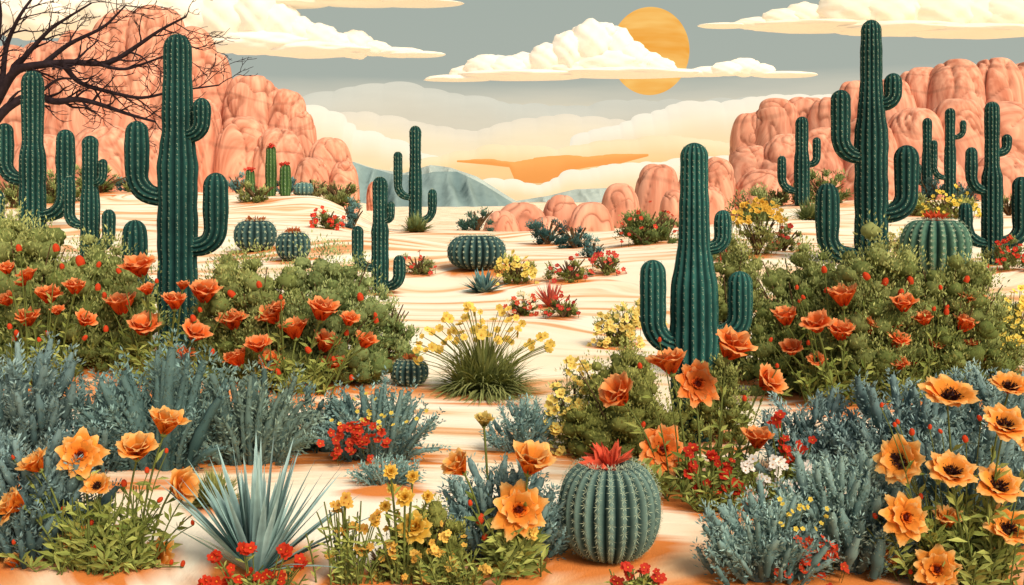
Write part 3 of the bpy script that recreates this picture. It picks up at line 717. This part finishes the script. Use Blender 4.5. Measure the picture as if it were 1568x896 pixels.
def organ():
    mb=MB(); d=80; s=d/F; B,_=base(415,290,d)
    for (u,vt,w) in ((415,222,17),(437,250,18),(383,258,15)):
        b=W(u,290,d+rng.uniform(-.5,.5)); T=W(u,vt,d); b=np.array([b[0],b[1],B[2]])
        t=np.linspace(0,1,8)[:,None]; ribbed(mb,b*(1-t)+T*t,interp([(0,w*.4*s),(.4,w*.52*s),(1,w*.42*s)]),9,s,lin((40,70,36)),lin((84,112,58)),spx=6,sp=2)
        n=10; P=np.array([W(u+rng.normal()*w*.25,vt+abs(rng.normal())*3-1,d-.3) for _ in range(n)])
        smallfl(mb,P,2.8*s,lin((214,70,56)),lin((240,160,80)))
    mb.obj('organ_pipe_cactus')
organ()

# ================= BACKGROUND SHRUBS
OL1=(84,96,50); OL2=(166,168,104); TE1=(54,84,82); TE2=(114,148,138); DT1=(38,66,64); DT2=(86,118,108)
def grass(name,u,vb,wpx,hpx,n,c1,c2,d=None,fl=None,droop=.35,bw=3,emin=15,power=.8):
    mb=MB(); B,d=base(u,vb,d,base_tint=wpx*.45); s=d/F
    tips=blades(mb,B,n,hpx*.6,hpx*1.05,bw,s,c1,c2,emin,88,droop,power=power)
    if wpx>hpx*1.3: 
        for k in (-1,1):
            blades(mb,B+np.array([k*wpx*.12*s,0,0]),n//2,hpx*.5,hpx*.9,bw,s,c1,c2,emin,80,droop)
    if fl:
        col,cc,nf,fr=fl
        P=[]
        for _ in range(nf):
            a=rng.uniform(-1,1); p=W(u+a*wpx*.52,vb-hpx*(1.08-.5*a*a)*rng.uniform(.62,1.08),d-rng.uniform(0,.5)*wpx*s*.4); P.append(p)
            tube(mb,bez(B,(B+p)/2+np.array([-(p[0]-B[0])*.15,0,.1*hpx*s]),p,6),np.linspace(1.0*s,.6*s,6),3,lin((130,134,66)),M_stem)
        smallfl(mb,np.array(P),fr*s*rng.uniform(.6,1.1,nf),lin(col),lin(cc),6)
    return mb.obj(name)
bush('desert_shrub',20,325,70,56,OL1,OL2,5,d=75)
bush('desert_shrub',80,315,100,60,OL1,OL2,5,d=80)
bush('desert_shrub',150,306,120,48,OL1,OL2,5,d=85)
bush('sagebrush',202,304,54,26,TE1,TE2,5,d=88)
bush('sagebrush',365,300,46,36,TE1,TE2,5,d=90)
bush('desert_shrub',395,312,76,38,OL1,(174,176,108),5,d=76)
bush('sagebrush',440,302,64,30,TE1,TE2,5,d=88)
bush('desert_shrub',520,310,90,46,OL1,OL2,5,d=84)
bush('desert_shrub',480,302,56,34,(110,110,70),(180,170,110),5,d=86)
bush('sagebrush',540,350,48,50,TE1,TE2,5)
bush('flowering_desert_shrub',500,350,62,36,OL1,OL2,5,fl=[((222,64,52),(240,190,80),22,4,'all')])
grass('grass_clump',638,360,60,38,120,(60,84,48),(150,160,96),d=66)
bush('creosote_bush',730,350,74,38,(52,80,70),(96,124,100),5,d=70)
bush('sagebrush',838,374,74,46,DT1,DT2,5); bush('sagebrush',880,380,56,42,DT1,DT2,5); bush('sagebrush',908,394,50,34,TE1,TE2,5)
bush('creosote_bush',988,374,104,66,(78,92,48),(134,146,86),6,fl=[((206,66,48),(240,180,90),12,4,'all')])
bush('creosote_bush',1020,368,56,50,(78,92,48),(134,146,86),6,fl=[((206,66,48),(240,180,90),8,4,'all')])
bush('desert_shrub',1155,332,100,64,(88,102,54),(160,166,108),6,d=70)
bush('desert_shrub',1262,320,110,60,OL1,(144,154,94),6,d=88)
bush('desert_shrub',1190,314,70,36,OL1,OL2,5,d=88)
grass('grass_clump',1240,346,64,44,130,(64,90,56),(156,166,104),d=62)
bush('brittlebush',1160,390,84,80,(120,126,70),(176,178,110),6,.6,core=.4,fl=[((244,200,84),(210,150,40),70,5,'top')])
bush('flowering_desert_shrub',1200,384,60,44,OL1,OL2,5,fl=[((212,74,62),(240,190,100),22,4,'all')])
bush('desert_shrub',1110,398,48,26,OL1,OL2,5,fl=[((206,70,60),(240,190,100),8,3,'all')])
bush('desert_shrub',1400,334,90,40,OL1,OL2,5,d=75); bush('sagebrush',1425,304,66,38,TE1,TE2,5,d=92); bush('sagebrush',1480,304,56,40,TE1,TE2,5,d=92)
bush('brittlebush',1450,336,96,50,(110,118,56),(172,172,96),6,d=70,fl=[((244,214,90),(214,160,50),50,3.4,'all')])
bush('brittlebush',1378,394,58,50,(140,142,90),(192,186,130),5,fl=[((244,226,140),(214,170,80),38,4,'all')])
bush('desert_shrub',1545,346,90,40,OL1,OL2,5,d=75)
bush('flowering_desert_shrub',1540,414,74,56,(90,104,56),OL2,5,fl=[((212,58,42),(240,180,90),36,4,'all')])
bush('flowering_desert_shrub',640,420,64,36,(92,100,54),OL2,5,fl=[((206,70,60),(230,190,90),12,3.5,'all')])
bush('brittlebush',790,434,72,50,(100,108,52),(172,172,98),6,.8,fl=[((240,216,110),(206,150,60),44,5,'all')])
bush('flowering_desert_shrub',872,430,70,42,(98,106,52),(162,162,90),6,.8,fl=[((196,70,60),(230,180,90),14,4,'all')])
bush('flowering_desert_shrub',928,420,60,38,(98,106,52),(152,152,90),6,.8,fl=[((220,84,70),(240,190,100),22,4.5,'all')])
def agave(name,u,vb,n,L0,L1,w,c1,c2,emin,emax,droop,d=None,power=.8,base_tint=40):
    mb=MB(); B,d=base(u,vb,d,base_tint=base_tint); s=d/F
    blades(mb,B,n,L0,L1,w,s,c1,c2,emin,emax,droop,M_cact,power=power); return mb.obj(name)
agave('agave',740,447,60,26,42,8,(56,92,90),(124,160,150),8,85,.1,base_tint=30)
agave('red_aloe',843,470,40,28,48,5,(156,60,52),(220,114,92),20,88,.05,base_tint=30)
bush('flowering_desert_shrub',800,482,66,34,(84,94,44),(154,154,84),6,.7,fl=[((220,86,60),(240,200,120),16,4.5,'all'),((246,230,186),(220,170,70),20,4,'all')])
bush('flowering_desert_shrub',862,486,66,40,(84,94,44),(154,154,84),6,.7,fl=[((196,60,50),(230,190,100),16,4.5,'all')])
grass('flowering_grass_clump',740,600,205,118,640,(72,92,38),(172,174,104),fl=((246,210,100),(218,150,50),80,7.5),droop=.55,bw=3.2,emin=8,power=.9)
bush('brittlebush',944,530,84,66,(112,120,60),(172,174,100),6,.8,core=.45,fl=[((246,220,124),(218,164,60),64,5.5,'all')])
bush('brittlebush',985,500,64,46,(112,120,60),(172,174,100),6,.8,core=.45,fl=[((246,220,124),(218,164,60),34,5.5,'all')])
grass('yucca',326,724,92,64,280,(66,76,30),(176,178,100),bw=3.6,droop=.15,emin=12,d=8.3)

# ================= MID SHRUB MASSES
MO1=(94,104,52);MO2=(166,168,102)
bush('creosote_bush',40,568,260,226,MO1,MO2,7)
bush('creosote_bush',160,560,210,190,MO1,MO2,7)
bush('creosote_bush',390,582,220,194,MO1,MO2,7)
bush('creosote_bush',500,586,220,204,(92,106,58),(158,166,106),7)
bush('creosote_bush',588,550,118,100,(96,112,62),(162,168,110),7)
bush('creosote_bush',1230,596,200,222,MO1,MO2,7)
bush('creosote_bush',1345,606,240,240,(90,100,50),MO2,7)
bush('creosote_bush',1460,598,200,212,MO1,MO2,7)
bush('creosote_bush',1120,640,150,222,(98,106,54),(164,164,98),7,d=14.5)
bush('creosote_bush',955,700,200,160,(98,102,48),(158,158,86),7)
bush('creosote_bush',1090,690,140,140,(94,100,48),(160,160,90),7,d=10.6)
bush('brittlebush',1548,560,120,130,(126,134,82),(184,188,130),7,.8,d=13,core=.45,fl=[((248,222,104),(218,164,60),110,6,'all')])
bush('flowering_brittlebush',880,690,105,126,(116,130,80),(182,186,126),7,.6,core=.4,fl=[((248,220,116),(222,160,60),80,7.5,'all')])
# feathery sage shrubs
PT1=(62,84,82);PT2=(130,152,144)
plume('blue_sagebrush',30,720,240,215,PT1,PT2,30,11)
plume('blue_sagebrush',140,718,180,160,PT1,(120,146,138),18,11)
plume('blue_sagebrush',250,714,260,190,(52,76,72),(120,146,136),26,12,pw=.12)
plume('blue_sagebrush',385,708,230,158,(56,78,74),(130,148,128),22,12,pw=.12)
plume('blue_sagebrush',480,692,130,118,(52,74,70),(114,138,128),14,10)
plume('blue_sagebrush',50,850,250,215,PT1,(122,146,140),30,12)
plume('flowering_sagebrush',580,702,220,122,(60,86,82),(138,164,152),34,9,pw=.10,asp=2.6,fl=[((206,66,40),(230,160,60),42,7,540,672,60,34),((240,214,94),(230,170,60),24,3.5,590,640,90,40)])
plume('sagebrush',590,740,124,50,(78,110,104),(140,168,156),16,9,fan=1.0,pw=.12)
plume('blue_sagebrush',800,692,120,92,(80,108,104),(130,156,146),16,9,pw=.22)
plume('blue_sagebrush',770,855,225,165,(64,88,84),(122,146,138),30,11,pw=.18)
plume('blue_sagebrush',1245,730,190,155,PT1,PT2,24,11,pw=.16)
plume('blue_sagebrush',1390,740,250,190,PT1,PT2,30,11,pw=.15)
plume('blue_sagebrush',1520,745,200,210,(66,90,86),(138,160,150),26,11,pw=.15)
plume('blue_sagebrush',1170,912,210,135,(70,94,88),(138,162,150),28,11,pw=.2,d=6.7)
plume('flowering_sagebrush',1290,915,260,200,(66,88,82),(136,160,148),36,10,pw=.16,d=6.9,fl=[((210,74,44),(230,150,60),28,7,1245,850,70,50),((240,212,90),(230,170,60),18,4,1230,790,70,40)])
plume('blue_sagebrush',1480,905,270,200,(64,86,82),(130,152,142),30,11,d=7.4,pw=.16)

# ================= POPPIES / LARGE FLOWERS
poppies('orange_poppy_plant',60,592,110,[(75,450,21,'c'),(115,438,18,'c'),(42,486,20,'c'),(130,489,16,'c'),(10,410,14,'c'),(10,458,15,'c'),(42,420,14,'c')],RED,
  [(29,380,6),(86,380,7),(123,400,9),(150,440,6),(15,500,5),(60,520,4),(95,408,5)],26,20,extra=6,ebox=(5,170,400,530),rs=1.26)
poppies('orange_poppy_plant',250,588,110,[(213,407,25,'c'),(185,465,24,'c'),(313,447,25,'c'),(268,460,20,'c'),(219,498,24,'c'),(300,508,21,'c'),(282,540,15,'c')],RED,
  [(182,415,5),(355,450,7),(240,430,4),(160,452,5)],26,22,extra=6,ebox=(170,340,430,550),rs=1.26)
poppies('orange_poppy_plant',440,602,110,[(357,490,22,'c'),(415,481,23,'c'),(450,503,23,'c'),(494,473,26,'c'),(535,488,16,'c'),(395,527,19,'c'),(362,547,21,'c'),(415,557,22,'a'),(499,523,23,'c'),(560,521,18,'c'),(511,555,20,'c')],RED,
  [(397,436,6),(552,455,7),(430,455,4),(470,590,5),(575,482,4)],34,22,extra=6,ebox=(350,580,455,580),rs=1.26)
poppies('orange_poppy_plant',1290,618,120,[(1290,452,25,'c'),(1384,464,20,'c'),(1203,484,21,'c'),(1250,495,23,'c'),(1288,506,23,'c'),(1336,498,20,'c'),(1375,520,21,'c'),(1212,533,17,'c'),(1250,554,16,'a'),(1313,550,23,'c')],RED,
  [(1262,413,6),(1327,423,7),(1230,455,4),(1180,520,4),(1355,432,7),(1220,440,4),(1400,548,5)],34,22,extra=9,ebox=(1190,1400,425,570),rs=1.24)
poppies('orange_poppy_plant',1420,610,100,[(1415,487,16,'c'),(1430,525,19,'c'),(1377,557,15,'c'),(1484,457,21,'c'),(1477,495,19,'c')],RED,
  [(1394,430,7),(1480,428,6),(1450,470,4),(1505,500,4),(1440,440,4)],22,20,extra=6,ebox=(1400,1510,430,560),rs=1.24)
poppies('orange_poppy_plant',170,900,130,[(255,645,31,'c'),(209,685,32,'c'),(123,695,34,'o'),(52,708,25,'c'),(18,770,28,'c',(-.7,-.5,.5)),(279,745,30,'c',(.8,-.4,.25)),(150,747,23,'a'),(115,830,29,'o'),(240,858,33,'o'),(20,858,15,'c'),(185,812,14,'c'),(65,886,13,'c')],LIT,
  [(190,740,6),(97,780,5),(255,690,4),(295,800,4),(20,700,4),(245,765,5),(140,800,5),(225,720,5)],66,30,d=6.9,extra=6,ebox=(20,290,690,870))
poppies('orange_poppy_plant',1075,760,150,[(1123,528,37,'c'),(1025,552,32,'c'),(945,602,34,'c',(-.6,-.4,.8)),(1068,587,36,'o'),(1178,583,28,'c',(.5,-.5,.6)),(1015,687,37,'o'),(1160,670,26,'c')],MIDO,
  [(980,560,5),(1010,520,4),(1140,610,5),(985,650,5),(1190,560,4)],46,28,d=8.6)
poppies('orange_poppy_plant',790,912,80,[(700,712,27,'c',(-.6,-.4,.8)),(815,703,38,'c'),(795,780,41,'o')],LIT,[(735,795,9),(742,822,6),(720,770,5)],34,34,d=6.75)
poppies('orange_anemone_plant',1480,925,140,[(1452,612,43,'a',(-.05,-.5,1)),(1545,597,31,'a',(0,-.4,1)),(1538,655,35,'a'),(1380,708,39,'a',(-.6,-.8,.5)),(1455,727,37,'a'),(1526,748,37,'a'),(1387,792,36,'o'),(1450,793,23,'c'),(1543,815,37,'a'),(1435,872,34,'o'),(1352,845,17,'c'),(1590,690,30,'a')],LIT,
  [(1478,672,6),(1350,620,4),(1440,660,4),(1500,640,5),(1410,760,5),(1370,650,4),(1340,790,5)],76,32,d=6.6,extra=6,ebox=(1350,1560,640,880))
def seedhead():
    mb=MB(); d=7.0; s=d/F; P=W(741,645,d); B,_=base(752,850,d)
    N=np.array([.0,-.1,1.0])
    flower(mb,P-N*8*s,N,20*s,'c',(lin((120,110,50)),lin((224,190,96)),lin((240,214,130))))
    stem(mb,B,P-N*8*s,1.6*s,.1,5,20*s); mb.obj('yellow_thistle')
seedhead()
def marigold():
    mb=MB(); d=6.6; s=d/F
    for (u,v,r) in ((637,808,27),(620,762,15),(598,722,12),(632,730,11),(590,775,10),(655,760,10),(600,748,9),(575,800,8)):
        P=W(u,v,d+rng.uniform(-.1,.1)); N=nrm(np.array([rng.normal()*.2,-.9,.6])); R=r*s
        A=nrm(np.cross(N,[.1,.2,1.0]));B_=np.cross(N,A)
        petals(mb,P,A,B_,N,R,9,20,0,1.05,.36,YEL); petals(mb,P,A,B_,N,R,8,50,25,.8,.32,YEL,.5); petals(mb,P,A,B_,N,R,6,75,50,.6,.28,(YEL[0],YEL[0]*1.1,YEL[1]),.2)
        bb=W(618+(u-618)*.4,925,d); bb[2]=float(height(bb[0],bb[1])); stem(mb,bb,P-N*R*.1,1.6*s,.2,12,22*s)
    mb.obj('marigold_plant')
marigold()
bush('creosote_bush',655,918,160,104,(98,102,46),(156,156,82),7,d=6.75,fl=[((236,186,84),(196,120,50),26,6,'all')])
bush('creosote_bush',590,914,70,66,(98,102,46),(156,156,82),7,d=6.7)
def clusterfl(name,u,vb,d,pts,fr,col,cc,n,w,h,leafn=26,lp=18):
    mb=MB(); B,d=base(u,vb,d,base_tint=w*.8); s=d/F
    for (pu,pv,pr) in pts:
        P=np.array([W(pu+rng.normal()*pr*.5,pv+rng.normal()*pr*.45,d+rng.normal()*pr*.4*s) for _ in range(n)])
        smallfl(mb,P,fr*s*rng.uniform(.75,1.2,n),lin(col),lin(cc))
        for p in P[::2]: 
            bb=B+np.array([(p[0]-B[0])*.5,0,0]); stem(mb,bb,p,.9*s,.15,2,lp*s)
    for i in range(leafn):
        a=B+np.array([rng.normal()*w*.3*s,rng.normal()*w*.12*s,0]); e=a+np.array([rng.normal()*w*.25*s,rng.normal()*w*.15*s,rng.uniform(.3,1)*h*s])
        stem(mb,a,e,1.1*s,.1,10,lp*s)
    return mb.obj(name)
clusterfl('red_verbena_plant',395,915,6.3,[(378,842,10),(328,856,10),(350,885,14),(395,885,14),(435,840,8),(458,862,10),(425,885,14),(318,890,8)],9,(202,58,32),(240,150,50),6,90,50)
clusterfl('red_verbena_plant',1095,775,8.1,[(1062,718,12),(1090,700,12),(1115,720,12),(1075,745,14),(1100,755,14),(1130,745,12),(1060,690,10)],8,(200,56,36),(240,160,60),8,60,70)
clusterfl('red_verbena_plant',1210,745,8.5,[(1187,643,10),(1200,682,10),(1228,682,10),(1212,700,8)],8,(202,60,38),(240,160,60),6,40,60)
clusterfl('white_verbena_plant',1185,768,8.1,[(1145,715,12),(1170,735,14),(1200,740,14),(1160,758,12),(1235,716,8),(1190,712,12),(1215,752,10)],7,(252,244,228),(226,160,60),11,70,50)
clusterfl('red_verbena_plant',975,925,6.4,[(960,878,9),(985,870,9),(1005,885,9),(945,890,6)],8,(200,62,44),(240,160,60),5,50,40,18)
clusterfl('yellow_columbine_plant',525,925,6.6,[(515,778,10),(530,765,8),(548,805,9),(522,815,8),(560,840,10),(505,850,6),(575,790,8),(600,838,8)],8,(226,176,80),(190,110,40),5,50,130,24)
clusterfl('yellow_verbena_plant',705,925,6.5,[(665,845,10),(690,865,10),(650,880,8),(720,880,8),(745,870,8),(815,820,7),(680,820,8),(640,850,10)],7,(240,196,94),(200,130,50),7,80,70,30)
agave('agave',393,900,84,140,228,14,(96,132,126),(176,202,190),20,88,.10,d=6.8,power=.75,base_tint=90)

# ================= GROUND
def ground():
    mb=MB()
    rs=np.exp(np.linspace(math.log(1.5),math.log(6000),640)); th=np.concatenate([np.radians(np.linspace(-40,40,560)),np.radians(np.linspace(43,317,60))])
    X=rs[:,None]*np.sin(th)[None]; Y=rs[:,None]*np.cos(th)[None]; Z=height(X,Y)
    n=len(th); m=len(rs); so=np.zeros_like(X)
    for (x,y,r) in BASE_TINT:
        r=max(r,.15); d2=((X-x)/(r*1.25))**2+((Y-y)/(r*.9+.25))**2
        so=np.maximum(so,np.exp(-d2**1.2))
    V=np.stack([X,Y,Z],-1).reshape(-1,3); V=np.concatenate([V,[[0,0,float(height(0,0))]]])
    i=np.arange(m-1)[:,None]*n; j=np.arange(n)[None]; k=(j+1)%n
    Fc=np.stack([i+j,i+k,i+n+k,i+n+j],-1).reshape(-1,4)
    C=np.concatenate([np.stack([so,so,so],-1).reshape(-1,3),[[0,0,0]]])
    M,nt,N,L=newmat('desert_sand')
    mb.add(V,Fc,C,M); 
    mb.F.append((np.stack([np.full(n,m*n),(np.arange(n)+1)%n,np.arange(n)],-1),0,True))
    out=N.new('ShaderNodeOutputMaterial'); b=N.new('ShaderNodeBsdfPrincipled'); b.inputs['Roughness'].default_value=.9; b.inputs['Specular IOR Level'].default_value=.05
    g=N.new('ShaderNodeNewGeometry'); at=N.new('ShaderNodeAttribute'); at.attribute_name='Col'
    wv=N.new('ShaderNodeTexNoise'); wv.inputs['Scale'].default_value=.12; wv.inputs['Detail'].default_value=1; L.new(g.outputs['Position'],wv.inputs[0])
    ad=N.new('ShaderNodeVectorMath'); ad.operation='MULTIPLY_ADD'; ad.inputs[1].default_value=(0,11,0); L.new(wv.outputs['Color'],ad.inputs[0]); L.new(g.outputs['Position'],ad.inputs[2])
    def nz(sc,st,det,dist=0):
        mp=N.new('ShaderNodeMapping'); mp.inputs['Scale'].default_value=st; L.new(ad.outputs[0],mp.inputs[0])
        x=N.new('ShaderNodeTexNoise'); x.inputs['Scale'].default_value=sc; x.inputs['Detail'].default_value=det; x.inputs['Distortion'].default_value=dist; L.new(mp.outputs[0],x.inputs[0]); return x
    a=nz(.9,(.15,1.1,1),5,.5); cr=N.new('ShaderNodeValToRGB'); e=cr.color_ramp.elements
    e[0].position=.34; e[0].color=(*lin((216,150,96)),1); e[1].position=.62; e[1].color=(*lin((248,236,208)),1)
    x=cr.color_ramp.elements.new(.42); x.color=(*lin((232,188,140)),1)
    x=cr.color_ramp.elements.new(.48); x.color=(*lin((246,224,188)),1)
    L.new(a.outputs[0],cr.inputs[0])
    c2=nz(2.4,(.16,1.4,1),5,.8)
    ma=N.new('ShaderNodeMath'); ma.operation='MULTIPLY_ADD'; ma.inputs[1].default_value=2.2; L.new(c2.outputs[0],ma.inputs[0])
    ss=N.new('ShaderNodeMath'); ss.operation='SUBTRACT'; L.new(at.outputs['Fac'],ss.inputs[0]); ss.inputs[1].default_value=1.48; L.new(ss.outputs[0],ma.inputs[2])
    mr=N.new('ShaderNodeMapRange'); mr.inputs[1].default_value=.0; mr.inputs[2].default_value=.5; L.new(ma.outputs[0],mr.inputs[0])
    mx=N.new('ShaderNodeMixRGB'); L.new(mr.outputs[0],mx.inputs[0]); L.new(cr.outputs[0],mx.inputs[1]); mx.inputs[2].default_value=(*lin((216,128,62)),1)  # sand turns orange around the plant bases, broken up by noise
    L.new(mx.outputs[0],b.inputs['Base Color'])
    w=nz(5,(.2,1.4,1),4,.6); bp=N.new('ShaderNodeBump'); bp.inputs['Strength'].default_value=.4; bp.inputs['Distance'].default_value=.06; L.new(w.outputs[0],bp.inputs['Height'])
    f=nz(60,(1,1,1),3); bp2=N.new('ShaderNodeBump'); bp2.inputs['Strength'].default_value=.25; bp2.inputs['Distance'].default_value=.02; L.new(f.outputs[0],bp2.inputs['Height']); L.new(bp.outputs[0],bp2.inputs['Normal'])
    L.new(bp2.outputs[0],b.inputs['Normal']); L.new(b.outputs[0],out.inputs[0])
    mb.obj('desert_ground')
ground()

# ================= LIGHT, CAMERA
sc=bpy.context.scene
w=bpy.data.worlds.new('World'); sc.world=w; w.use_nodes=True
nt=w.node_tree; bg=nt.nodes['Background']; st=nt.nodes.new('ShaderNodeTexSky'); st.sky_type='NISHITA'; st.sun_disc=False
EL=math.radians(44); AZ=math.radians(146)
st.air_density=.7; st.dust_density=4.0; st.ozone_density=.5
st.sun_elevation=EL; st.sun_rotation=AZ; nt.links.new(st.outputs[0],bg.inputs[0]); bg.inputs[1].default_value=.13
sd=Vector((math.sin(AZ)*math.cos(EL),math.cos(AZ)*math.cos(EL),math.sin(EL)))
l=bpy.data.lights.new('sunlight','SUN'); l.energy=3.0; l.angle=math.radians(22); l.color=(1,.92,.80)
lo=bpy.data.objects.new('sunlight',l); lo.rotation_euler=sd.to_track_quat('Z','Y').to_euler(); lo.location=(10,-10,30); sc.collection.objects.link(lo)
cam=bpy.data.cameras.new('camera'); cam.lens=36; cam.sensor_width=36; cam.shift_y=-(447.5-HV)/F; cam.clip_end=20000; cam.clip_start=.1
co=bpy.data.objects.new('camera',cam); co.location=(0,0,H); co.rotation_euler=(math.radians(90),0,0); sc.collection.objects.link(co); sc.camera=co
sc.view_settings.view_transform='Standard'; sc.view_settings.look='None'; sc.view_settings.exposure=0; sc.view_settings.gamma=1
